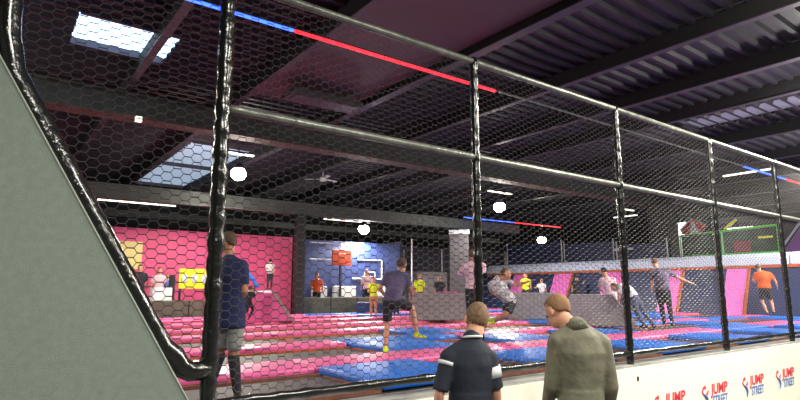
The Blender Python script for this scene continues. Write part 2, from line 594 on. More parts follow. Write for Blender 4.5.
P_U = 2.35
strips = [(5.38, 6.15), (7.54, 8.18), (9.75, 10.4), (11.6, 12.25), (13.5, 14.2), (15.4, 16.05), (16.7, 17.3)]
bays = [(4.15, 5.38), (6.15, 7.54), (8.18, 9.75), (10.4, 11.6), (12.25, 13.5), (14.2, 15.4), (16.05, 16.7)]
bx0 = [2.9, 4.6, 6.7, 4.9, 6.3, 7.4, 8.6]        # where the first cross pad of each bay starts
BW = 1.25
for j, ((s0, s1), (b0, b1)) in enumerate(zip(strips, bays)):
    nb = 0
    start = bx0[j] - 4 * P_U
    for k in range(14):
        x = start + k * P_U            # cross pad from x to x+BW, bed from x+BW to x+P_U
        if x > 19.9:
            break
        isblue = x > (2 if j == 0 else bx0[j] - 0.1 if j < 3 else bx0[j] + 2 * P_U) and not (j and x > 9 and k % 2)
        # the strip segment lies behind, from x to x + P_U
        xe = min(x + P_U, 20.45)
        if in_view(x, xe, s0, s1):
            nb += 1
            bl = (x > 8.5 and (j + k) % 2 == 0) or (j == 1 and 4.0 < x < 5.0)
            cushion(x, xe, s0, s1, M['blue'] if bl else M['pink'], 'trampoline_pad',
                    '%s vinyl pad, %s in the %s long row of pads beyond the fence' % ('blue' if bl else 'pink', ORD[nb - 1], ORD[j]),
                    'long walkway pads between the trampolines')
        if isblue and in_view(x, x + BW, b0, b1):
            cushion(x, min(x + BW, 20.45), b0, b1, M['blue'], 'divider_pad',
                    'blue divider pad between two trampolines, %s in trampoline row %s beyond the fence' % (ORD[max(0, int((x - 1) / P_U))], ORD[j]),
                    'blue divider pads between trampolines')
        x0b = x + BW if isblue else x
        if xe - x0b > 0.3 and in_view(x0b, xe, b0, b1):
            t = tag(empty('trampoline', ((x0b + xe) / 2, (b0 + b1) / 2, 0.93)),
                    'dark jumping bed with orange edges, %s in the %s row beyond the fence' % (ORD[max(0, int((x + 1) / P_U))], ORD[j]), 'trampoline', 'trampoline beds')
            hx, hy = (xe - x0b) / 2 - 0.01, (b1 - b0) / 2 - 0.01
            MB().box((-hx + 0.06, -hy + 0.06, 0.0), (hx - 0.06, hy - 0.16, 0.015)).build('jumping_bed', M['bed'], t)
            e = MB()
            e.box((-hx, -hy, 0), (hx, -hy + (0.05 if j else 0.01), 0.03)).box((-hx, hy - 0.10, 0), (hx, hy, 0.035))
            e.box((-hx, -hy + 0.1, 0), (-hx + 0.05, hy - 0.2, 0.03)).box((hx - 0.05, -hy + 0.1, 0), (hx, hy - 0.2, 0.03))
            e.build('spring_cover', M['orange' if j else 'brown'], t)

# ================================================================== RIGHT HAND SLOPED WALL
struct(MB().prism([(20.62, 2.5, 0.93), (21.42, 2.5, 2.62), (21.7, 2.5, 2.62), (21.7, 2.5, 0.93)], (0, 18.6, 0)).build('wall_padded', M['navy']))
struct(MB().box((21.34, 2.5, 2.57), (21.46, 21.1, 2.66)).build('trim_3', M['orange']))
for i in range(8):
    y0 = 2.5 + i * 2.32
    where = ['at the slide end', 'behind the orange shirt child', 'below the green play frame', 'above the outstretched arm child', 'below the dark column', 'above the dark haired child', 'above the white shirt child', 'at the dark netting end'][i]
    tag(MB().prism([(21.36, y0 + 0.01, 2.66), (21.36, y0 + 0.01, 2.95), (21.5, y0 + 0.01, 3.08), (22.5, y0 + 0.01, 3.12), (22.5, y0 + 0.01, 2.66)], (0, 2.30, 0)).build('coping_pad', M['lblue'], bevel=0.03),
        'pale blue padded coping on the sloped wall, ' + where, 'pad', 'pale blue coping pads')
struct(MB().box((22.5, 2.5, 0.0), (30, 21.2, 3.0)).build('floor_platform', M['dark_wall']))
ramps = [(18.34, 19.11), (15.71, 16.66), (13.14, 14.03), (10.7, 11.45), (8.42, 9.10), (5.6, 6.3)]
rl = ['narrowest one, by the climbing child', 'behind the white shirt child', 'behind the crouching dark haired child', 'behind the child with outstretched arm', 'between the outstretched arm child and the orange shirt', 'past the orange shirt child']
for (a, b), where in zip(ramps, rl):
    r_ = tag(empty('wall_ramp', (21.4, (a + b) / 2, 0.94)), 'pink ramp on the sloped wall, ' + where, 'ramp', 'pink ramps along the padded wall')
    h = (b - a) / 2
    MB().prism([(0.02, -h, 0), (0.02, -h, 1.62), (-0.05, -h, 1.62), (-0.85, -h, 0.0)], (0, 2 * h, 0)).build('ramp_face', M['ramp'], r_, bevel=0.015)
    for s in (-1,):
        MB().prism([(-0.70, s * (h + 0.01), 0), (0.02, s * (h + 0.01), 1.62), (-0.07, s * (h + 0.01), 1.62), (-0.87, s * (h + 0.01), 0.0)], (0, s * 0.08, 0)).build('edge_strip', M['orange'], r_)

# ================================================================== LIGHTS
def high_bay(x, y, z, power, label, vis=True, top=6.38):
    t = tag(empty('high_bay_lamp', (x, y, z)), label, 'lamp', 'round high bay lamps under the roof')
    MB().ellipsoid((0, 0, 0), (0.22, 0.22, 0.20)).build('glass_globe', M['lamp'], t, smooth=True)
    MB().tube([(0, 0, 0.15), (0, 0, 0.25), (0, 0, 0.32)], [0.20, 0.15, 0.05], 16).build('housing', M['steel'], t, smooth=True)
    MB().tube([(0, 0, 0.3), (0, 0, top - z)], 0.012, 6).build('hanging_rod', M['steel'], t)
    if power:
        l = bpy.data.lights.new('high_bay_light', 'SPOT')
        l.spot_size = math.radians(168)
        l.spot_blend = 0.35
        l.energy = power
        l.color = (1.0, 0.93, 0.80)
        l.shadow_soft_size = 0.17
        lo = bpy.data.objects.new('high_bay_light', l)
        col.objects.link(lo)
        lo.parent = t
        lo.location = (0, 0, -0.42)
        l2 = bpy.data.lights.new('high_bay_glow', 'POINT')
        l2.energy = power * 0.16
        l2.color = (1.0, 0.97, 0.9)
        l2.shadow_soft_size = 0.12
        lo2 = bpy.data.objects.new('high_bay_glow', l2)
        col.objects.link(lo2)
        lo2.parent = t
        lo2.location = (0, 0, -0.36)


high_bay(5.73, 15.7, 5.2, ARENA_LAMP, 'glowing round lamp near the big skylight beside the first fence post')
high_bay(12.2, 18.9, 4.25, ARENA_LAMP, 'glowing round lamp hanging above the blue wall with orange board')
high_bay(15.8, 14.8, 5.0, ARENA_LAMP, 'glowing round lamp close beside the second fence post')
high_bay(23.3, 18.9, 4.4, ARENA_LAMP * 0.5, 'small dim round lamp above the dark netting in the corner')
# unseen lamps of the same kind, added as general fill light
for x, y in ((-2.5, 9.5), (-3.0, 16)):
    high_bay(x, y, 5.2, ARENA_LAMP * 1.2, 'unseen fill lamp added beyond the grey stair panel, %s' % ('over the near trampolines' if y < 12 else 'over the pink wall end'))
for x, y in ((13.0, 3.0), (19.5, 4.2), (8.0, 1.6)):  # out of view, added to brighten the deck and padded wall
    high_bay(x, y, 5.5, ARENA_LAMP * (2.2 if x > 10 else 0.9), 'unseen fill lamp added above the fence top, ' + {13.0: 'by the last printed logos', 19.5: 'by the padded wall end', 8.0: 'above the first printed logos'}[x])


def ceiling_light(x, y, z=5.3, power=HALL_LAMP):
    t = tag(empty('ceiling_light', (x, y, z)), 'rectangular ceiling light over the walkway, ' + {0.5: 'behind the grey stair panel', 4.5: 'behind the two watching men', 9.0: 'opposite the printed logos'}[x], 'ceiling light', 'walkway ceiling lights')
    MB().box((-0.6, -0.3, 0.02), (0.6, 0.3, 0.08)).build('housing', M['white'], t)
    MB().tube([(0, 0, 0.08), (0, 0, 6.38 - z)], 0.01, 6).build('hanging_rod', M['steel'], t)
    l = bpy.data.lights.new('panel_light', 'AREA')
    l.shape = 'RECTANGLE'
    l.size, l.size_y = 1.15, 0.55
    l.energy = power
    l.color = (1.0, 0.96, 0.86)
    lo = bpy.data.objects.new('panel_light', l)
    col.objects.link(lo)
    lo.parent = t


for x, y in ((0.5, -1.0), (4.5, -0.6), (9.0, 0.2)):
    ceiling_light(x, y)


def led(x0, x1, y, z, m, label):
    t = tag(empty('light_strip', (x0, y, z)), label, 'light strip')
    n = max(1, int((x1 - x0) / 0.5))
    st = (x1 - x0) / n
    mb = MB()
    for k in range(n):
        mb.box((k * st + 0.006, -0.022, 0), (k * st + st - 0.006, 0.022, 0.03))
    mb.build('glowing_tube', m, t)
    MB().box((0, -0.02, 0.031), (x1 - x0, 0.02, 0.06)).build('carrier', M['steel'], t)


led(-2.5, 3.25, 6.95, 5.5, M['ledb'], 'long blue glowing strip hanging under the roof next to the red one')
led(3.26, 7.4, 6.95, 5.5, M['ledr'], 'long red glowing strip hanging under the roof')
led(18.2, 21.4, 7.0, 5.5, M['ledb'], 'short blue glowing strip under the roof above the orange shirt child')
led(21.45, 25.5, 7.0, 5.5, M['ledr'], 'red glowing strip end beyond the short blue one')
tag(MB().tube([(7.45, 6.95, 5.53), (18.1, 7.0, 5.53)], 0.022, 6).build('light_conduit', M['pipe']), 'thin grey conduit running on from the red glowing strip', 'conduit')
led(15.95, 19.1, 17.0, 4.82, M['ledb'], 'far blue glowing strip above the dark netting')
led(19.15, 22.4, 17.0, 4.82, M['ledr'], 'far red glowing strip above the dark netting')
# strips hang from wires
WL = {(-1, 6.95): 'holding the start of the long blue strip', (3.2, 6.95): 'holding the blue strip where the red begins', (7.2, 6.95): 'holding the end of the long red strip',
      (12, 6.97): 'holding the middle of the grey conduit', (18.3, 7.0): 'holding the short blue strip', (22, 7.0): 'holding the red strip end past the short blue one',
      (16.2, 17.0): 'holding the far blue strip', (22.2, 17.0): 'holding the far red strip'}
for x, y, z in ((-1, 6.95, 5.56), (3.2, 6.95, 5.56), (7.2, 6.95, 5.56), (12, 6.97, 5.55), (18.3, 7.0, 5.56), (22, 7.0, 5.56), (16.2, 17.0, 4.88), (22.2, 17.0, 4.88)):
    tag(MB().tube([(x, y, z), (x, y, 6.37)], 0.006, 5).build('hanging_wire', M['steel']), 'thin wire ' + WL[(x, y)], 'wire', 'wires holding the strips')


# ================================================================== PEOPLE
def rot_head(fwd, up=(0, 0, 1)):
    f = V3(fwd).normalized()
    u = V3(up)
    u = (u - f * u.dot(f)).normalized()
    r = f.cross(u)
    return Matrix((r, f, u)).transposed()


BASE = dict(
    pel=(0, 0, 0.95), wai=(0, 0, 1.10), che=(0, 0, 1.30), nck=(0, -0.02, 1.46), head=(0, 0.02, 1.63),
    shL=(-0.185, -0.01, 1.41), shR=(0.185, -0.01, 1.41), elL=(-0.24, -0.03, 1.13), elR=(0.24, -0.03, 1.13),
    wrL=(-0.25, 0.06, 0.89), wrR=(0.25, 0.06, 0.89),
    hiL=(-0.09, 0, 0.91), hiR=(0.09, 0, 0.91), knL=(-0.10, 0.02, 0.49), knR=(0.10, 0.02, 0.49),
    anL=(-0.10, -0.02, 0.09), anR=(0.10, -0.02, 0.09))


def person(loc, rz, label, pose={}, scale=1.0, fwd=(0, 1, 0), toe=None, skin='skin', hair='hair_b', top='tee_navy', bottom='dtrouser', shoes='shoe',
           sleeve='short', leg='long', vox=0.022, hairlen=0.0, bulk=1.0, headk=1.0, up=(0, 0, 1), detail=False, slv=0.72, legging=None, nape=-0.056, htop=0.095, hem=0.0, group=None):
    J = {k: V3(v) for k, v in BASE.items()}
    for k, v in pose.items():
        J[k] = V3(v)
    J = {k: v * scale for k, v in J.items()}
    s = scale
    root = tag(empty('person', loc, rz), label, 'person', group)
    hs = (J['hiR'] - J['hiL']).normalized()
    ss = (J['shR'] - J['shL']).normalized()
    ms = (hs + ss).normalized()

    def torso(mb, k=1.0, low=True):
        kk = k * s * bulk
        mb.loft([J['pel'] - (J['wai'] - J['pel']).normalized() * 0.03 * s, J['pel'], J['wai'], J['che'], J['che'].lerp(J['nck'], 0.55), J['nck']],
                [(0.135 * kk, 0.10 * kk), (0.165 * kk, 0.115 * kk), (0.145 * kk, 0.105 * kk), (0.178 * kk, 0.118 * kk), (0.150 * kk, 0.10 * kk), (0.07 * kk, 0.065 * kk)],
                [hs, hs, ms, ss, ss, ss], n=20)
        for a in ('shL', 'shR'):
            mb.loft([J['nck'].lerp(J[a], 0.15) - V3((0, 0, 0.02 * s)), J[a]], [(0.062 * kk, 0.062 * kk), (0.062 * kk, 0.066 * kk)], (0, 1, 0), n=12)

    def hand(mb, el, wr, sgn):
        d = (wr - el).normalized()
        side = V3((0, 1, 0)) if abs(d.y) < 0.85 else V3((0, 0, 1))
        side = (side - d * side.dot(d)).normalized()
        nrm = d.cross(side)
        pal = wr + d * 0.05 * s
        mb.loft([wr, pal, wr + d * 0.095 * s], [(0.026 * s, 0.018 * s), (0.040 * s, 0.016 * s), (0.042 * s, 0.014 * s)], side, n=10)
        for i, (o_, L) in enumerate(((0.031, 0.070), (0.011, 0.080), (-0.010, 0.074), (-0.030, 0.058))):
            p0 = wr + d * 0.085 * s + side * o_ * s
            p1 = p0 + d * L * 0.5 * s + nrm * 0.006 * s
            p2 = p1 + d * L * 0.45 * s + nrm * 0.022 * s * sgn
            mb.loft([p0, p1, p2], [(0.0088 * s, 0.0088 * s), (0.0082 * s, 0.0082 * s), (0.007 * s, 0.007 * s)], side, n=8)
        p0 = wr + d * 0.03 * s + side * 0.028 * s
        p1 = p0 + d * 0.035 * s + side * 0.028 * s
        p2 = p1 + d * 0.032 * s + side * 0.006 * s
        mb.loft([p0, p1, p2], [(0.012 * s, 0.012 * s), (0.010 * s, 0.010 * s), (0.008 * s, 0.008 * s)], nrm, n=8)

    b = MB()
    torso(b, 0.95)
    R = rot_head(fwd, up)
    hk = s * headk
    hc = J['head']
    b.loft([J['nck'] - V3((0, 0, 0.03 * s)), hc - R @ V3((0, 0.02, 0.07)) * hk], [(0.058 * s, 0.058 * s), (0.055 * hk, 0.058 * hk)], R @ V3((1, 0, 0)), n=14)
    b.ellipsoid(hc + R @ V3((0, -0.012, 0.025)) * hk, (0.076 * hk, 0.094 * hk, 0.088 * hk), R)
    b.ellipsoid(hc + R @ V3((0, 0.022, -0.045)) * hk, (0.058 * hk, 0.066 * hk, 0.070 * hk), R)
    b.ellipsoid(hc + R @ V3((0, 0.095, -0.022)) * hk, (0.013 * hk, 0.018 * hk, 0.022 * hk), R, 10, 6)
    b.ellipsoid(hc + R @ V3((0, 0.070, 0.018)) * hk, (0.045 * hk, 0.014 * hk, 0.014 * hk), R, 10, 6)
    b.ellipsoid(hc + R @ V3((0, 0.083, -0.062)) * hk, (0.024 * hk, 0.010 * hk, 0.010 * hk), R, 10, 6)
    for e in (-1, 1):
        b.ellipsoid(hc + R @ V3((e * 0.079, -0.008, -0.012)) * hk, (0.010 * hk, 0.020 * hk, 0.032 * hk), R, 10, 6)
    for a in 'LR':
        k = bulk
        b.loft([J['sh' + a], J['sh' + a].lerp(J['el' + a], 0.5), J['el' + a]], [(0.052 * s * k, 0.052 * s * k), (0.047 * s * k, 0.047 * s * k), (0.040 * s * k, 0.038 * s * k)], (0, 1, 0), n=12)
        b.loft([J['el' + a], J['el' + a].lerp(J['wr' + a], 0.35), J['wr' + a]], [(0.040 * s * k, 0.038 * s * k), (0.041 * s * k, 0.038 * s * k), (0.027 * s, 0.024 * s)], (0, 1, 0), n=12)
        hand(b, J['el' + a], J['wr' + a], 1 if a == 'L' else -1)
        b.loft([J['hi' + a], J['hi' + a].lerp(J['kn' + a], 0.4), J['kn' + a]], [(0.085 * s, 0.085 * s), (0.078 * s, 0.08 * s), (0.054 * s, 0.056 * s)], hs, n=14)
        b.loft([J['kn' + a], J['kn' + a].lerp(J['an' + a], 0.35), J['an' + a]], [(0.052 * s, 0.054 * s), (0.054 * s, 0.058 * s), (0.034 * s, 0.036 * s)], hs, n=14)
        t_ = V3(toe[0 if a == 'L' else 1]) if toe else V3((0, 1, 0))
        t_ = t_.normalized()
        dn = (J['an' + a] - J['kn' + a]).normalized()
        h0 = J['an' + a] + dn * 0.045 * s - t_ * 0.04 * s
        b.loft([h0, h0 + t_ * 0.10 * s, h0 + t_ * 0.19 * s], [(0.030 * s, 0.028 * s), (0.036 * s, 0.026 * s), (0.032 * s, 0.016 * s)], t_.cross(dn), n=10)
    b.build('body', M[skin], root, remesh=vox * 0.6 if detail else vox * 0.8)
    # shirt
    b = MB()
    torso(b, 1.10)
    if hem:
        b.loft([J['wai'], J['pel'] - V3((0, 0, hem * s))], [(0.165 * s * bulk, 0.125 * s * bulk), (0.185 * s * bulk, 0.135 * s * bulk)], hs, n=20, round_ends=(False, False))
    for a in 'LR':
        e = J['el' + a]
        sh = J['sh' + a]
        k = bulk
        if sleeve == 'short':
            q = sh.lerp(e, slv)
            b.loft([sh, sh.lerp(e, 0.4), q], [(0.066 * s * k, 0.066 * s * k), (0.064 * s * k, 0.064 * s * k), (0.062 * s * k, 0.062 * s * k)], (0, 1, 0), n=14, round_ends=(True, False))
        elif sleeve == 'long':
            wq = e.lerp(J['wr' + a], 0.97)
            b.loft([sh, sh.lerp(e, 0.4), e], [(0.072 * s * k, 0.072 * s * k), (0.070 * s * k, 0.070 * s * k), (0.060 * s * k, 0.060 * s * k)], (0, 1, 0), n=14)
            b.loft([e, e.lerp(wq, 0.5), wq], [(0.060 * s * k, 0.060 * s * k), (0.052 * s * k, 0.052 * s * k), (0.042 * s * k, 0.042 * s * k)], (0, 1, 0), n=14, round_ends=(True, False))
    b.build('jacket' if top == 'jacket' else 'shirt', M[top], root, remesh=vox * 0.6 if detail else vox)
    # trousers or shorts
    b = MB()
    b.loft([J['pel'] + (J['wai'] - J['pel']) * 0.4, J['pel'], J['hiL'].lerp(J['hiR'], 0.5) - V3((0, 0, 0.03 * s))],
           [(0.150 * s * bulk, 0.112 * s * bulk), (0.168 * s * bulk, 0.122 * s * bulk), (0.165 * s * bulk, 0.118 * s * bulk)], hs, n=18)
    for a in 'LR':
        h_, k_, n_ = J['hi' + a], J['kn' + a], J['an' + a]
        if leg == 'short':
            q = h_.lerp(k_, 0.85)
            b.loft([h_, h_.lerp(k_, 0.5), q], [(0.100 * s, 0.102 * s), (0.092 * s, 0.094 * s), (0.086 * s, 0.088 * s)], hs, n=14, round_ends=(True, False))
        else:
            b.loft([h_, h_.lerp(k_, 0.5), k_], [(0.100 * s, 0.102 * s), (0.088 * s, 0.090 * s), (0.068 * s, 0.070 * s)], hs, n=14)
            b.loft([k_, k_.lerp(n_, 0.4), k_.lerp(n_, 0.96)], [(0.068 * s, 0.070 * s), (0.064 * s, 0.068 * s), (0.052 * s, 0.054 * s)], hs, n=14, round_ends=(True, False))
    b.build('shorts' if leg == 'short' else 'trousers', M[bottom], root, remesh=vox)
    if legging:
        b = MB()
        for a in 'LR':
            b.loft([J['kn' + a], J['kn' + a].lerp(J['an' + a], 0.4), J['an' + a]], [(0.066 * s, 0.066 * s), (0.062 * s, 0.064 * s), (0.046 * s, 0.048 * s)], hs, n=12)
        b.build('leggings', M[legging], root, remesh=vox)
    for i, a in enumerate('LR'):
        b = MB()
        t_ = (V3(toe[i]) if toe else V3((0, 1, 0))).normalized()
        dn = (J['an' + a] - J['kn' + a]).normalized()
        h0 = J['an' + a] + dn * 0.045 * s - t_ * 0.045 * s
        b.loft([h0, h0 + t_ * 0.10 * s, h0 + t_ * 0.205 * s], [(0.040 * s, 0.038 * s), (0.046 * s, 0.034 * s), (0.040 * s, 0.022 * s)], t_.cross(dn), n=12)
        b.loft([J['an' + a] - dn * 0.03 * s, J['an' + a] + dn * 0.03 * s], [(0.042 * s, 0.044 * s)] * 2, hs, n=12, round_ends=(False, True))
        b.build('shoe', M[shoes], root, remesh=vox * 0.8)
    # hair
    b = MB()

    def keep(l):
        x, y, z = l.x / hk, l.y / hk, l.z / hk
        line = 0.045 if y > 0.045 else (0.045 - (0.045 - y) * (0.045 - nape) / 0.075 if y > -0.03 else nape - (-0.03 - y) * 0.5)
        return z > line - hairlen + random.uniform(-0.008, 0.008)
    b.ellipsoid(hc + R @ V3((0, -0.013, 0.026)) * hk, (0.077 * hk, 0.097 * hk, htop * hk), R, 36, 28, keep)
    if hairlen > 0:
        b.loft([hc + R @ V3((0, -0.07, 0.0)) * hk, hc + R @ V3((0, -0.085, -0.08 - hairlen)) * hk], [(0.075 * hk, 0.04 * hk), (0.05 * hk, 0.025 * hk)], R @ V3((1, 0, 0)), n=12)
    b.build('hair', M[hair], root, smooth=True, solid=0.003 * s)
    # eyes
    b = MB()
    for e in (-1, 1):
        b.ellipsoid(hc + R @ V3((e * 0.030, 0.078, 0.0)) * hk, (0.012 * hk, 0.008 * hk, 0.007 * hk), R, 10, 6)
    b.build('eyes', M['eye'], root, smooth=True)
    return root, J


def facing(x, y):
    """rotation that turns local +y away from the viewer's standpoint, so local x reads as sideways"""
    return math.atan2(y, x) - math.pi / 2


# --- man in the navy T-shirt, standing outside the fence, seen from behind
x, y = 2.87, 3.02
r1, J1 = person((x, y, 0.0), facing(x, y) + math.radians(14), 'man seen from behind in navy T-shirt with white shoulder patches, watching through the fence',
                pose=dict(head=(0.075, 0.085, 1.595), nck=(0.02, -0.0, 1.470), shL=(-0.16, -0.02, 1.34), shR=(0.145, 0.0, 1.32), elL=(-0.235, -0.05, 1.10), elR=(0.19, 0.0, 1.10), wrL=(-0.25, 0.05, 0.86), wrR=(0.22, 0.10, 0.86)),
                fwd=(-0.1, 1, -0.3), up=(0.22, 0.2, 1), top='tee_navy', bottom='jeans', vox=0.018, detail=True, hem=0.08, slv=0.92, headk=1.08, bulk=0.95, nape=-0.062, htop=0.100, hair='hair_l')
b = MB()
sh, el = J1['shR'], J1['elR']
b.loft([sh.lerp(el, 0.20), sh.lerp(el, 0.55)], [(0.0685, 0.0685), (0.067, 0.067)], (0, 1, 0), n=20, round_ends=(False, False))
b.build('sleeve_patch', M['tee_white'], r1, smooth=True)
b = MB()
sh, el = J1['shL'], J1['elL']
b.loft([sh.lerp(el, 0.10), sh.lerp(el, 0.20)], [(0.068, 0.068), (0.067, 0.067)], (0, 1, 0), n=20, round_ends=(False, False))
b.build('sleeve_patch', M['tee_white'], r1, smooth=True)
b = MB()
b.tube([J1['nck'] + V3((math.cos(t) * 0.068, math.sin(t) * 0.07 - 0.005, 0.012 + 0.012 * math.cos(t + 1.5))) for t in [i * math.pi / 8 for i in range(17)]], 0.009, 8)
b.build('collar', M['tee_white'], r1, smooth=True)

# --- man in the olive grey jacket
x, y = 3.60, 2.62
r2, J2 = person((x, y, 0.0), facing(x, y) + math.radians(16), 'man seen from behind in olive grey jacket, head bowed, standing before the cream wall',
                pose=dict(head=(-0.115, 0.12, 1.655), nck=(-0.005, 0.0, 1.555), che=(0.0, -0.02, 1.37), shL=(-0.155, 0.0, 1.44), shR=(0.165, -0.01, 1.43), elL=(-0.205, 0.02, 1.12), elR=(0.225, 0.02, 1.12), wrL=(-0.20, 0.22, 0.95), wrR=(0.24, 0.16, 0.9)),
                fwd=(-0.75, 1, -0.75), up=(-0.1, 0.3, 1), hair='hair_g', top='jacket', bottom='dtrouser', sleeve='long', vox=0.018, detail=True, bulk=1.0, hem=0.14, headk=1.1)
b = MB()
b.loft([J2['nck'] + V3((0.0, -0.01, -0.035)), J2['nck'] + V3((-0.012, 0.006, 0.028))], [(0.088, 0.088), (0.074, 0.076)], (1, 0, 0), n=20, round_ends=(False, False))
b.build('collar', M['collar'], r2, smooth=True)

# --- children and jumpers on the trampolines
x, y = 1.60, 4.56
person((x, y, 0.95), facing(x, y), 'boy in navy T-shirt, light grey shorts and black leggings behind first fence post',
       pose=dict(head=(0.0, 0.03, 1.66), nck=(0.03, 0, 1.48), che=(.05, 0, 1.3), wai=(.06, 0, 1.08), pel=(.06, 0, .9), shL=(-0.09, 0.1, 1.40), shR=(0.17, -0.08, 1.40), elL=(-0.16, 0.15, 1.14), wrL=(-0.19, 0.26, 0.98), elR=(0.20, -.10, 1.12), wrR=(0.14, 0.10, 1.0),
                 hiL=(0, 0.04, .86), hiR=(.12, -.03, .86), knL=(-0.02, 0.14, 0.46), knR=(0.12, 0.0, 0.44), anL=(-0.12, 0.0, 0.12), anR=(0.17, -0.1, 0.09)),
       scale=0.76, headk=1.0, fwd=(-0.8, 0.5, -0.1), top='tee_navy2', bottom='gtrouser', leg='short', legging='dtrouser', shoes='shoe', hair='hair_b', skin='skin2', vox=0.018, hem=0.16)
x, y = 5.25, 13.3
person((x, y, 1.03), facing(x, y), 'small child in dark clothes hopping in front of the pink wedge ramp',
       pose=dict(che=(0.05, 0, 1.28), nck=(0.08, 0, 1.42), head=(0.12, 0.02, 1.58), shL=(-0.1, 0, 1.38), shR=(0.24, 0, 1.35), elL=(-0.26, .05, 1.2), wrL=(-0.36, .1, 1.02), elR=(0.36, .05, 1.15), wrR=(0.4, .1, .95), knL=(-0.02, .1, .55), anL=(-0.22, -.1, .35), knR=(.24, .1, .6), anR=(.05, -.05, .2)),
       scale=0.52, headk=1.3, fwd=(0.9, 0.3, 0), top='tee_dark', bottom='dtrouser', vox=0.02)
x, y = 4.28, 5.92
person((x, y, 1.03), facing(x, y), 'boy in purple grey T-shirt and black shorts striding with raised knee on pads',
       pose=dict(pel=(0.0, 0, 0.93), wai=(0.02, 0, 1.08), che=(0.06, 0.03, 1.28), nck=(0.12, 0.05, 1.43), head=(0.17, 0.08, 1.57), shL=(-0.10, 0.02, 1.38), shR=(0.25, 0.02, 1.36), elL=(-0.24, 0.06, 1.14), wrL=(-0.14, 0.26, 1.0), elR=(0.34, 0.06, 1.12), wrR=(0.36, 0.22, 0.95),
                 hiL=(-0.09, 0, 0.90), hiR=(0.10, 0, 0.90), knL=(-0.10, 0.03, 0.49), anL=(-0.13, -0.06, 0.09), knR=(0.36, 0.14, 0.78), anR=(0.44, 0.10, 0.33)),
       scale=0.71, headk=1.15, fwd=(0.45, 0.9, -0.15), toe=((0.3, 1, 0), (1, 0.3, -0.15)), top='tee_purple', bottom='dtrouser', leg='short', shoes='neon', vox=0.016, skin='skin')
x, y = 9.98, 14.85
person((x, y, 0.95), facing(x, y), 'child in yellow green top standing at the foot of the blue wall', scale=0.72, headk=1.2, fwd=(-0.3, -1, 0), top='tee_yg', bottom='skin2', leg='long', vox=0.03, pose=dict(wrL=(-0.2, -.1, 1.1), wrR=(0.2, -.1, 1.1)), hair='hair_g')
x, y = 12.2, 15.3
person((x, y, 1.03), facing(x, y), 'child in bright yellow green top behind the low grey foam wall', scale=0.76, headk=1.2, fwd=(0.5, -1, 0), top='tee_yg', bottom='dtrouser', vox=0.03)
x, y = 12.75, 14.85
person((x, y, 0.95), facing(x, y), 'child in dark top behind the low grey foam wall beside the yellow green one', scale=0.78, headk=1.2, fwd=(-0.6, -1, 0), top='tee_dark', bottom='dtrouser', vox=0.03)
x, y = 10.7, 14.6
person((x, y, 0.95), facing(x, y), 'dark haired child behind the low grey foam wall, close to the striding boy', scale=0.62, headk=1.25, fwd=(0, -1, 0), top='tee_dark', bottom='dtrouser', hair='hair_k', vox=0.03)
x, y = 6.92, 7.14
person((x, y, 1.03), facing(x, y), 'child in pale pink top climbing up behind the second fence post',
       pose=dict(elL=(-0.28, .05, 1.25), wrL=(-0.12, .2, 1.3), elR=(0.2, .1, 1.3), wrR=(0.12, .2, 1.5)),
       scale=0.86, headk=1.1, fwd=(0.6, 0.7, 0), top='tee_pink', bottom='dtrouser', sleeve='long', vox=0.022)
x, y = 7.25, 6.75
person((x, y, 1.03), facing(x, y), 'child in pale patterned top, black shorts and neon socks leaping sideways',
       pose=dict(pel=(0.12, 0, 0.72), wai=(0.02, 0, 0.84), che=(-0.13, 0, 0.98), nck=(-0.12, 0, 1.16), head=(0.06, 0.0, 1.26), shL=(-0.26, -0.05, 1.03), shR=(0.04, 0.06, 1.14), elL=(-0.2, -0.1, 0.86), wrL=(-0.04, -0.05, 0.78), elR=(0.26, 0.02, 1.02), wrR=(0.50, 0.0, 1.1),
                 hiL=(0.10, -.05, .68), hiR=(0.16, 0.06, 0.70), knL=(0.02, -.2, .45), anL=(-.22, -.12, .30), knR=(0.06, 0.05, 0.42), anR=(-0.2, 0.1, 0.34)),
       scale=0.85, headk=1.0, fwd=(1, -0.2, 0.1), toe=((-1, 0, 0), (-1, 0, 0)), top='tee_grey', bottom='dtrouser', leg='short', shoes='neon', skin='skin2', vox=0.022)
x, y = 18.2, 15.7
person((x, y, 1.03), facing(x, y), 'child in yellow and white top near the farthest pink ramp', scale=0.85, headk=1.2, fwd=(0.5, -1, 0), top='tee_yg', bottom='dtrouser', hair='hair_g', vox=0.035)
x, y = 19.1, 15.6
person((x, y, 1.03), facing(x, y), 'child in white top and pale jeans before the far blue padding', scale=0.72, headk=1.2, fwd=(0, -1, 0), top='tee_white', bottom='jeans', hair='hair_g', vox=0.035,
       pose=dict(elL=(-.34, 0, 1.2), wrL=(-.46, .05, 1.25)))
x, y = 20.3, 14.7
person((x, y, 0.96), facing(x, y), 'dark clothed child with long black hair before the navy padding', scale=0.85, headk=1.2, fwd=(0.7, -0.6, 0), top='tee_dark', bottom='dtrouser', hair='hair_k', hairlen=0.12, vox=0.035,
       pose=dict(elR=(.3, 0, 1.3), wrR=(.36, 0, 1.45)))
x, y = 12.75, 8.35
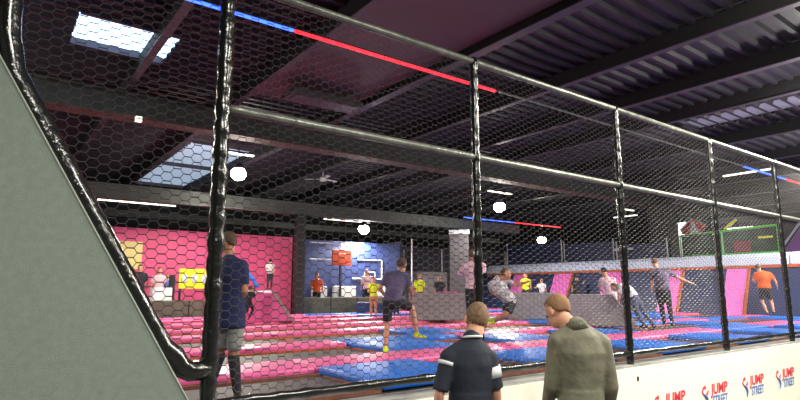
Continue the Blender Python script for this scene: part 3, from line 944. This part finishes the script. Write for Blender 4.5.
person((x, y, 1.03), facing(x, y), 'black haired child in pale pink shirt crouching behind the grey foam wedge',
       pose=dict(pel=(0.1, 0, .7), wai=(.1, 0, .85), che=(.06, 0, 1.05), nck=(0, 0, 1.22), head=(-0.05, 0, 1.38), shL=(-.12, 0, 1.16), shR=(.2, 0, 1.16), elL=(-.2, .1, .95), wrL=(-.08, .2, .8), elR=(.26, .1, .92), wrR=(.2, .2, .75), hiL=(0, 0, .68), hiR=(.18, 0, .68), knL=(-.05, .15, .42), anL=(0, 0, .09), knR=(.2, .15, .42), anR=(.18, 0, .09)),
       scale=0.9, headk=1.05, fwd=(-0.5, 0.6, -0.4), top='tee_pink', bottom='tee_pink', hair='hair_k', vox=0.025)
x, y = 11.15, 6.58
person((x, y, 1.02), facing(x, y), 'child in white shirt and blue jeans bending forward behind the third fence post',
       pose=dict(pel=(-0.10, 0, .86), wai=(-.16, 0, .99), che=(-.30, 0, 1.10), nck=(-.44, 0, 1.14), head=(-.58, 0, 1.10), shL=(-.40, -.16, 1.10), shR=(-.38, .16, 1.10), elL=(-.46, -.16, .86), wrL=(-.5, -.1, .66), elR=(-.44, .16, .86), wrR=(-.5, .1, .66), hiL=(-.10, -.08, .84), hiR=(-.06, .08, .84), knL=(-.06, -.06, .48), anL=(.12, -.05, .10), knR=(.12, .08, .47), anR=(.34, .06, .10)),
       scale=0.78, fwd=(-1, 0, -0.5), toe=((-1, 0, 0), (-.6, 0, -.6)), top='tee_white', bottom='jeans', hair='hair_b', vox=0.022)
x, y = 11.9, 6.42
person((x, y, 1.03), facing(x, y), 'brown haired child in lilac grey and black top with an arm outstretched',
       pose=dict(head=(-0.14, 0.02, 1.66), nck=(-0.06, 0, 1.48), shL=(-.2, 0, 1.38), shR=(.18, 0, 1.40), elL=(-.24, .05, 1.12), wrL=(-.26, .1, .9), elR=(.40, 0.0, 1.24), wrR=(.66, -0.02, 1.12), knL=(-.06, .1, .5), anL=(-.02, -.02, .1), knR=(.13, .05, .5), anR=(.16, -.02, .1)),
       scale=0.84, headk=1.0, fwd=(0.3, 1, -0.1), top='tee_lilac', bottom='dtrouser', hair='hair_b', vox=0.022)
x, y = 19.1, 7.12
person((x, y, 1.03), facing(x, y), 'child in bright orange T-shirt and black shorts jumping by the padded wall',
       pose=dict(head=(-.12, .02, 1.64), elL=(-.3, .05, 1.2), wrL=(-.2, .2, 1.1), elR=(.33, .05, 1.18), wrR=(.36, .1, 1.0), knR=(.16, .1, .5), anR=(.2, -.05, .14), anL=(.02, -.1, .12)),
       scale=0.9, headk=1.0, fwd=(0, 1, 0), top='tee_orange', bottom='dtrouser', leg='short', hair='hair_b', vox=0.03, bulk=1.15)
x, y = 7.66, 17.6
person((x, y, 1.80), facing(x, y), 'child in black and white top climbing on the white ledge at the pink wall', scale=0.6, headk=1.2, fwd=(0, 1, 0), top='tee_grey', bottom='dtrouser', hair='hair_k', vox=0.03)

# spectators behind the low olive barrier
for (x, y), top, hr, sc, lab in (((3.95, 19.1), 'tee_dark', 'hair_k', 0.95, 'person in black at the pink wall, beside the slanted pipe'),
                                 ((4.45, 18.75), 'tee_pink', 'hair_b', 0.9, 'person in pink beside the person in black at the pink wall'),
                                 ((4.85, 19.3), 'blue', 'hair_g', 0.8, 'child in bright blue top near the yellow sign'),
                                 ((9.75, 18.2), 'tee_orange', 'hair_b', 0.85, 'person in orange brown at the edge of the blue wall'),
                                 ((12.0, 18.3), 'tee_pink', 'hair_b', 0.95, 'person in skin pink top before the middle of the blue wall')):
    person((x, y, 0.95), facing(x, y), lab, scale=sc, headk=1.1, fwd=(0, -1, 0), top=top, bottom='dtrouser', hair=hr, vox=0.04)

# ================================================================== MID AND BACKGROUND OBJECTS
# low olive grey barriers before the back walls
for (x0, x1, yy, z1, lab) in ((1.0, 6.4, 17.6, 1.5, 'low olive grey padded barrier before the pink wall'), (8.9, 13.4, 17.75, 1.55, 'low olive grey padded barrier before the blue wall')):
    t = tag(empty('padded_barrier', ((x0 + x1) / 2, yy, 0.94)), lab, 'barrier')
    n = 4
    for k in range(n):
        a = (x1 - x0) * (k / n - 0.5)
        b_ = (x1 - x0) * ((k + 1) / n - 0.5)
        MB().box((a + 0.01, -0.12, 0), (b_ - 0.01, 0.12, z1 - 0.93)).build('barrier_pad', M['olive'], t, bevel=0.03)
# pink wedge ramp with pale edge
t = tag(empty('wedge_ramp', (6.1, 13.9, 1.027)), 'pink foam wedge ramp with a pale sloping edge, before the black column', 'ramp')
ang = facing(6.1, 13.9)
t.rotation_euler = (0, 0, ang)
MB().prism([(-0.9, -0.4, 0), (0.55, -0.4, 0), (0.02, -0.4, 0.72), (-0.9, -0.4, 0.72)], (0, 1.2, 0)).build('foam_body', M['pink'], t, bevel=0.02)
MB().prism([(0.56, -0.42, 0), (0.62, -0.42, 0), (0.08, -0.42, 0.76), (0.0, -0.42, 0.76)], (0, 1.24, 0)).build('pale_edge', M['carpet_edge'], t)
# blue slanting slide bar and white ledge
t = tag(empty('slide_bar', (7.0, 17.35, 2.0)), 'slanting blue padded bar before the pink wall', 'bar')
t.rotation_euler = (0, 0, facing(7.0, 17.35))
MB().loft([(-0.15, 0, 0.32), (0.12, 0, -0.05)], [(0.06, 0.06), (0.06, 0.06)], (0, 1, 0)).build('bar_padding', M['blue'], t, smooth=True)
MB().box((0.02, 0.0, -1.06), (0.06, 0.04, 0.0)).build('upright', M['steel'], t)
t = tag(empty('white_ledge', (7.15, 17.75, 0.94)), 'white shelf ledge with grey base behind the hopping child', 'ledge')
t.rotation_euler = (0, 0, facing(7.15, 17.75))
MB().box((-0.55, -0.2, 0.72), (0.6, 0.25, 0.86)).build('shelf', M['offwhite'], t, bevel=0.02)
MB().box((-0.5, -0.15, 0), (0.55, 0.2, 0.72)).build('base', M['grey_mat'], t, bevel=0.02)
# white and blue box, yellow sign, dark stand
t = tag(empty('counter_box', (4.35, 18.0, 0.94)), 'white box with blue base behind the barrier by the pink wall', 'box')
MB().box((-0.28, -0.18, 0.12), (0.28, 0.18, 0.95)).build('box_body', M['white'], t, bevel=0.02)
MB().box((-0.29, -0.19, 0.0), (0.29, 0.19, 0.50)).build('box_base', M['blue'], t)
t = tag(empty('yellow_sign', (5.42, 18.6, 0.94)), 'yellow sign board with three pale round pictures beside the first fence post', 'sign')
MB().box((-0.42, -0.03, 0.92), (0.55, 0.03, 1.56)).build('board', M['yellow'], t, bevel=0.01)
for dx in (-0.24, 0.07, 0.38):
    MB().ellipsoid((dx, -0.04, 1.24), (0.11, 0.03, 0.14)).build('round_picture', M['offwhite'], t, smooth=True)
for dx in (-0.36, 0.5):
    MB().box((dx - 0.03, -0.03, 0), (dx + 0.03, 0.03, 0.92)).build('leg', M['black'], t)
tag(MB().box((-0.55, -0.2, 0), (0.6, 0.2, 0.55)).build('table_box', M['offwhite'], loc=(5.42, 18.1, 0.94), bevel=0.02), 'long pale table with clutter below the yellow sign', 'table')
tag(MB().box((-0.07, -0.1, 0), (0.07, 0.1, 1.35)).build('speaker_tower', M['black'], loc=(4.78, 18.5, 0.94), bevel=0.01), 'narrow black tower standing next to the yellow sign', 'tower')

# blue wall: basketball court frame, board, windows
t = tag(empty('basketball_frame', (11.2, 19.0, 0.94)), 'white pipe basketball frame with orange backboard on the blue wall', 'basketball hoop')
MB().box((-0.42, -0.1, 1.82), (0.42, -0.05, 2.42)).build('backboard', M['orange_board'], t, bevel=0.01)
MB().tube([(-0.15, -0.13, 2.1), (0.15, -0.13, 2.1), (0.15, -0.13, 2.28), (-0.15, -0.13, 2.28), (-0.15, -0.13, 2.1)], 0.012, 6).build('target_square', M['white'], t)
MB().tube([(math.cos(a) * 0.2, -0.3 + math.sin(a) * 0.2, 1.9) for a in [i * math.pi / 8 for i in range(17)]], 0.012, 6).build('hoop_ring', M['red'], t)
MB().tube([(-1.35, 0, 2.68), (-0.35, 0, 2.68)], 0.025, 6).tube([(-1.35, 0, 2.05), (-0.42, 0, 2.05)], 0.025, 6).tube([(0.0, 0, 2.42), (0, 0, 2.7)], 0.03, 6).build('pipe_frame', M['white'], t)
MB().box((-0.04, -0.04, 0), (0.04, 0.04, 1.82)).build('upright', M['steel'], t)
t = tag(empty('goal_frame', (12.9, 19.26, 0.94)), 'white angular pipe outline on the blue wall beside the orange board', 'frame')
MB().tube([(-0.75, 0, 2.7), (-0.75, 0, 2.1), (0.45, 0, 2.1), (0.45, 0, 1.35)], 0.025, 6).build('long_outline', M['white'], t)
MB().tube([(-0.4, 0, 1.35), (-0.4, 0, 1.6), (0.1, 0, 1.6), (0.1, 0, 1.35)], 0.022, 6).build('small_outline', M['white'], t)
MB().tube([(-1.0, 0, 1.34), (1.1, 0, 1.32)], 0.022, 6).build('cross_pipe', M['white'], t)
for k, (x0, x1) in enumerate(((10.1, 10.7), (11.0, 12.0), (12.45, 13.9))):
    tag(MB().box((0, 0, 0), (x1 - x0, 0.17, 0.62)).build('foam_bolster', M['white'], loc=(x0, 19.12, 1.35), bevel=0.02),
        ['short white bolster low on the blue wall beside the pink edge', 'white bolster low on the blue wall below the orange board', 'long white bolster low on the blue wall by the yellow green child'][k], 'bolster', 'white bolsters on the blue wall')
t = tag(MB().box((-0.9, -0.25, 0), (0.03, 0.25, 0.36)).build('foam_block', M['blue_wall'], loc=(11.6, 16.75, 1.027), bevel=0.03), 'blue foam block on the deck by the yellow green child', 'block')
t.rotation_euler = (0, 0, math.radians(-35))
t = tag(MB().box((0.05, -0.25, 0), (0.6, 0.25, 0.34)).build('foam_block', M['blue_wall'], loc=(11.6, 16.75, 1.027), bevel=0.03), 'smaller blue foam block at the end of the larger blue one', 'block')
t.rotation_euler = (0, 0, math.radians(-35))


def block(x, y, w_, d_, h_, m, label, name='foam_barrier', top=None):
    t = tag(empty(name, (x, y, 1.027), facing(x, y)), label, 'foam block')
    MB().box((-w_ / 2, -d_ / 2, 0), (w_ / 2, d_ / 2, h_)).build('foam_body', M[m], t, bevel=0.03)
    if top:
        for a, b_ in top:
            MB().box((a, -d_ / 2 - 0.01, h_), (b_, d_ / 2, h_ + 0.03)).build('top_stripe', M['pink'], t)
    return t


block(9.85, 11.55, 1.55, 0.5, 0.72, 'grey_mat', 'low grey foam wall with pink stripes on top, behind the striding boy', top=((-0.75, -0.45), (0.0, 0.5)))
block(12.3, 10.4, 1.25, 0.5, 0.72, 'grey_mat', 'square grey foam block between the heads of the two watching men')
# sloped grey foam wedge
t = tag(empty('foam_wedge', (11.15, 7.70, 1.027), facing(11.15, 7.70)), 'grey foam wedge with a sloping end, behind the third fence post', 'wedge')
MB().prism([(-0.85, -0.3, 0), (0.95, -0.3, 0), (0.45, -0.3, 0.70), (-0.45, -0.3, 0.70)], (0, 0.6, 0)).build('foam_body', M['grey_mat'], t, bevel=0.02)

# tall grey mat and posts before the dark wall
t = tag(empty('padded_pillar', (15.6, 16.9, 1.027), facing(15.6, 16.9)), 'tall grey padded pillar with white cap near the second fence post', 'pillar')
MB().box((-0.40, -0.3, 0), (0.38, 0.3, 3.05)).build('padding', M['dgrey'], t, bevel=0.03)
MB().box((-0.42, -0.32, 3.05), (0.42, 0.32, 3.22)).build('white_cap', M['offwhite'], t)
for x, z1, lab in ((14.75, 4.0, 'thin white post at the end of the blue wall'), (15.75, 3.7, 'thin pale post in the dark netting behind the striding boy'), (18.1, 3.8, 'thin pale post in the dark netting beside the grey pillar'), (20.2, 3.9, 'pale post in dark netting before the end of the coping')):
    tag(MB().tube([(0, 0, 0), (0, 0, z1 - 0.94)], 0.035, 8).build('net_post', M['offwhite'], loc=(x, 19.0 if x < 15 else 20.9, 0.94)), lab, 'post', 'pale posts of the far netting')
tag(MB().box((0, 0, 0), (3.5, 0.2, 1.75)).build('wall_pad', M['grey_mat'], loc=(14.9, 20.85, 0.94), bevel=0.02), 'grey padded panel low on the dark wall behind the yellow green child', 'pad')

# navy netting above the padded wall
for k, (y0, y1) in enumerate(((17.35, 21.0), (14.5, 17.25), (12.0, 14.4))):
    t = tag(empty('netting_panel', (22.9, y0, 3.0)), ['navy netting panel above the farthest coping', 'navy netting panel above the white shirt child', 'navy netting panel ending at the dark column'][k], 'netting', 'navy netting panels')
    MB().box((0, 0.05, 0.02), (0.03, y1 - y0 - 0.05, 1.22 - 0.2 * k)).build('net_sheet', M['navy'], t)
    for yy in (0.03, y1 - y0 - 0.03):
        MB().tube([(0, yy, 0), (0, yy, 1.3 - 0.15 * k)], 0.035, 8).build('post', M['offwhite'], t, smooth=True)
struct(MB().box((23.3, 12.1, 3.0), (24.1, 13.0, 6.36)).build('column.001', M['black']))
t = tag(empty('small_sign', (22.6, 13.85, 3.0)), 'small white sign on a post beside the third fence post', 'sign')
MB().box((-0.02, -0.45, 0.55), (0.02, 0.45, 0.65)).build('board', M['white'], t)
MB().tube([(0, 0, 0), (0, 0, 0.55)], 0.03, 8).build('post', M['steel'], t)

# green play frame on the platform
t = tag(empty('play_frame', (24.0, 7.4, 3.0)), 'green tubed play frame with dark netting up on the platform', 'play frame')
MB().tube([(0, 4.6, 1.12), (0, 1.5, 1.24), (0, 0.9, 1.26)], 0.045, 8).build('top_tube', M['green'], t, smooth=True)
for yy, zz in ((4.6, 1.12), (2.9, 1.18), (0.9, 1.26)):
    MB().tube([(0, yy, 0), (0, yy, zz)], 0.035, 8).build('upright_tube', M['green'], t, smooth=True)
MB().tube([(0, 4.6, 0.25), (0, 0.9, 0.25)], 0.03, 8).build('bottom_tube', M['green'], t, smooth=True)
MB().prism([(0.1, 4.6, 0), (0.1, 4.6, 1.08), (0.1, 0.9, 1.22), (0.1, 0.9, 0)], (0.03, 0, 0)).build('net_sheet', M['dgreen'], t)
MB().box((0.05, 1.9, 0.2), (0.09, 2.5, 0.75)).build('red_mat', M['dred'], t)
MB().box((0.05, 1.1, 0.8), (0.09, 1.6, 0.88)).build('yellow_mat', M['tee_yg'], t)
t = tag(empty('tube_slide', (24.9, 7.6, 3.0)), 'purple slide beside the green play frame, at the last fence post', 'slide')
MB().prism([(0, 1.1, 0), (0, 0.2, 1.3), (0, -1.8, 1.35), (0, -1.8, 0)], (0.8, 0, 0)).build('slide_bed', M['purple'], t, bevel=0.05)
MB().tube([(-0.03, 1.2, 0.05), (-0.03, 0.2, 1.4), (-0.03, -1.8, 1.45)], 0.05, 8).build('slide_edge', M['lblue'], t, smooth=True)
t = tag(empty('parasol', (24.9, 11.75, 3.0)), 'red and white striped parasol tilted behind the green play frame', 'parasol')
for k in range(8):
    a0, a1 = 2 * math.pi * k / 8, 2 * math.pi * (k + 1) / 8
    top_ = V3((-0.15, 0.1, 1.95))
    def rim(a):
        return V3((-0.25 + 0.3 * math.cos(a), 0.56 * math.sin(a), 1.5 + 0.3 * math.cos(a)))
    MB().add([top_, rim(a0), rim(a1), top_ - V3((0, 0, 0.03)), rim(a0) - V3((0, 0, 0.03)), rim(a1) - V3((0, 0, 0.03))], [(0, 1, 2), (5, 4, 3), (0, 3, 4, 1), (1, 4, 5, 2), (2, 5, 3, 0)]).build('canopy_panel', M['red' if k % 2 else 'white'], t)
MB().tube([(-0.15, 0.1, 0), (-0.15, 0.1, 1.9)], 0.025, 8).build('pole', M['steel'], t)
tag(MB().tube([(24.0, 10.2, 4.27), (24.0, 9.95, 4.42), (24.0, 9.7, 4.62)], [0.03, 0.08, 0.03], 8).build('flag_streamer', M['tee_yg']), 'bright yellow green streamer on top of the green play frame', 'streamer')


# ================================================================== CEILING FITTINGS
def tube_light(x, y, z, L, ax, label):
    t = tag(empty('tube_lamp', (x, y, z)), label, 'lamp', 'small strip lamps under the roof')
    d = (L / 2, 0.05) if ax == 'x' else (0.05, L / 2)
    MB().box((-d[0], -d[1], 0), (d[0], d[1], 0.04)).build('tube', M['tube'], t)
    MB().box((-d[0], -d[1], 0.04), (d[0], d[1], 0.09)).build('housing', M['steel'], t)
    MB().tube([(0, 0, 0.09), (0, 0, 6.37 - z)], 0.008, 5).build('hanging_wire', M['steel'], t)


P3 = (16.04, 14.97, 5.6)
P1 = (5.3, 14.6, 5.5)
tube_light(19.5, 7.4, 5.55, 1.5, 'y', 'thin white lamp crossing the short blue strip')
tube_light(24.5, 14.8, 5.3, 1.2, 'y', 'small white strip lamp past the round lamp of the second post')
tube_light(25.5, 10.2, 4.4, 1.0, 'y', 'white strip lamp above the parasol')
tube_light(26.5, 10.8, 4.2, 1.6, 'y', 'white strip lamp lower down beside the dark column')
tube_light(P3[0], P3[1], P3[2], 1.3, 'x', 'added glowing bar for the lit streak above the round lamp of the second fence post')  # glowing bar stands in for roof lit up by the round lamp
tube_light(P1[0], P1[1], P1[2], 0.9, 'x', 'added glowing bar for the lit streak above the round lamp of the first fence post')  # another added bar, imitating the bright roof streak over this lamp
tube_light(22.5, 13.5, 5.3, 1.0, 'x', 'small white lamp between second and third fence posts')
tube_light(4.2, 21.5, 4.9, 2.6, 'x', 'long pale lamp above the pink wall by the slanted pipe')
tube_light(8.0, 21.5, 5.1, 2.0, 'x', 'long pale lamp above the pink wall near the column')
tube_light(13.0, 21.5, 4.9, 2.4, 'x', 'long pale lamp above the blue wall')
t = tag(empty('ceiling_fan', (9.9, 18.2, 5.95)), 'white ceiling fan hanging above the girder', 'fan')
MB().tube([(0, 0, 0), (0, 0, 0.35)], 0.03, 8).build('stem', M['white'], t)
MB().tube([(0, 0, -0.08), (0, 0, 0.06)], 0.12, 14).build('motor', M['white'], t)
for k in range(3):
    a = k * 2 * math.pi / 3 + 0.3
    c_, s_ = math.cos(a), math.sin(a)
    MB().prism([(c_ * .1 - s_ * .06, s_ * .1 + c_ * .06, -0.02), (c_ * .1 + s_ * .06, s_ * .1 - c_ * .06, 0.0), (c_ * .7 + s_ * .08, s_ * .7 - c_ * .08, 0.0), (c_ * .7 - s_ * .08, s_ * .7 + c_ * .08, -0.02)], (0, 0, 0.015)).build('blade', M['white'], t)
t = tag(empty('ceiling_heater', (5.6, 10.35, 5.85)), 'grey rectangular heater box hanging below the smooth ceiling panel', 'heater')
MB().box((-0.85, -0.3, 0), (0.85, 0.3, 0.12)).build('heater_body', M['girder'], t, bevel=0.02)
MB().box((-0.75, -0.22, -0.02), (0.75, 0.22, 0)).build('grille', M['steel'], t)
MB().tube([(-0.6, 0, 0.12), (-0.6, 0, 0.31)], 0.01, 5).tube([(0.6, 0, 0.12), (0.6, 0, 0.31)], 0.01, 5).build('hanging_rod', M['steel'], t)
tag(MB().box((0, 0, 0), (0.12, 0.1, 0.1)).build('emergency_lamp', M['tube'], loc=(2.25, 12.35, 5.34)), 'tiny white emergency lamp under the main girder', 'lamp')

t = tag(empty('bright_patch_board', (27.3, 13.2, 3.0)), 'added pale board under an unseen light, for the bright patch past the dark column', 'board')  # board added with a bare light to make the bright patch
MB().box((0, 0, 0), (0.08, 1.3, 2.1)).build('board_face', M['white'], t, bevel=0.01)
l = bpy.data.lights.new('bright_patch_light', 'POINT')  # bare point light without a fitting, added to brighten the board
l.energy = 160
l.shadow_soft_size = 0.12
l.color = (1, 0.97, 0.9)
lo = bpy.data.objects.new('bright_patch_light', l)
col.objects.link(lo)
lo.location = (26.2, 13.8, 5.0)
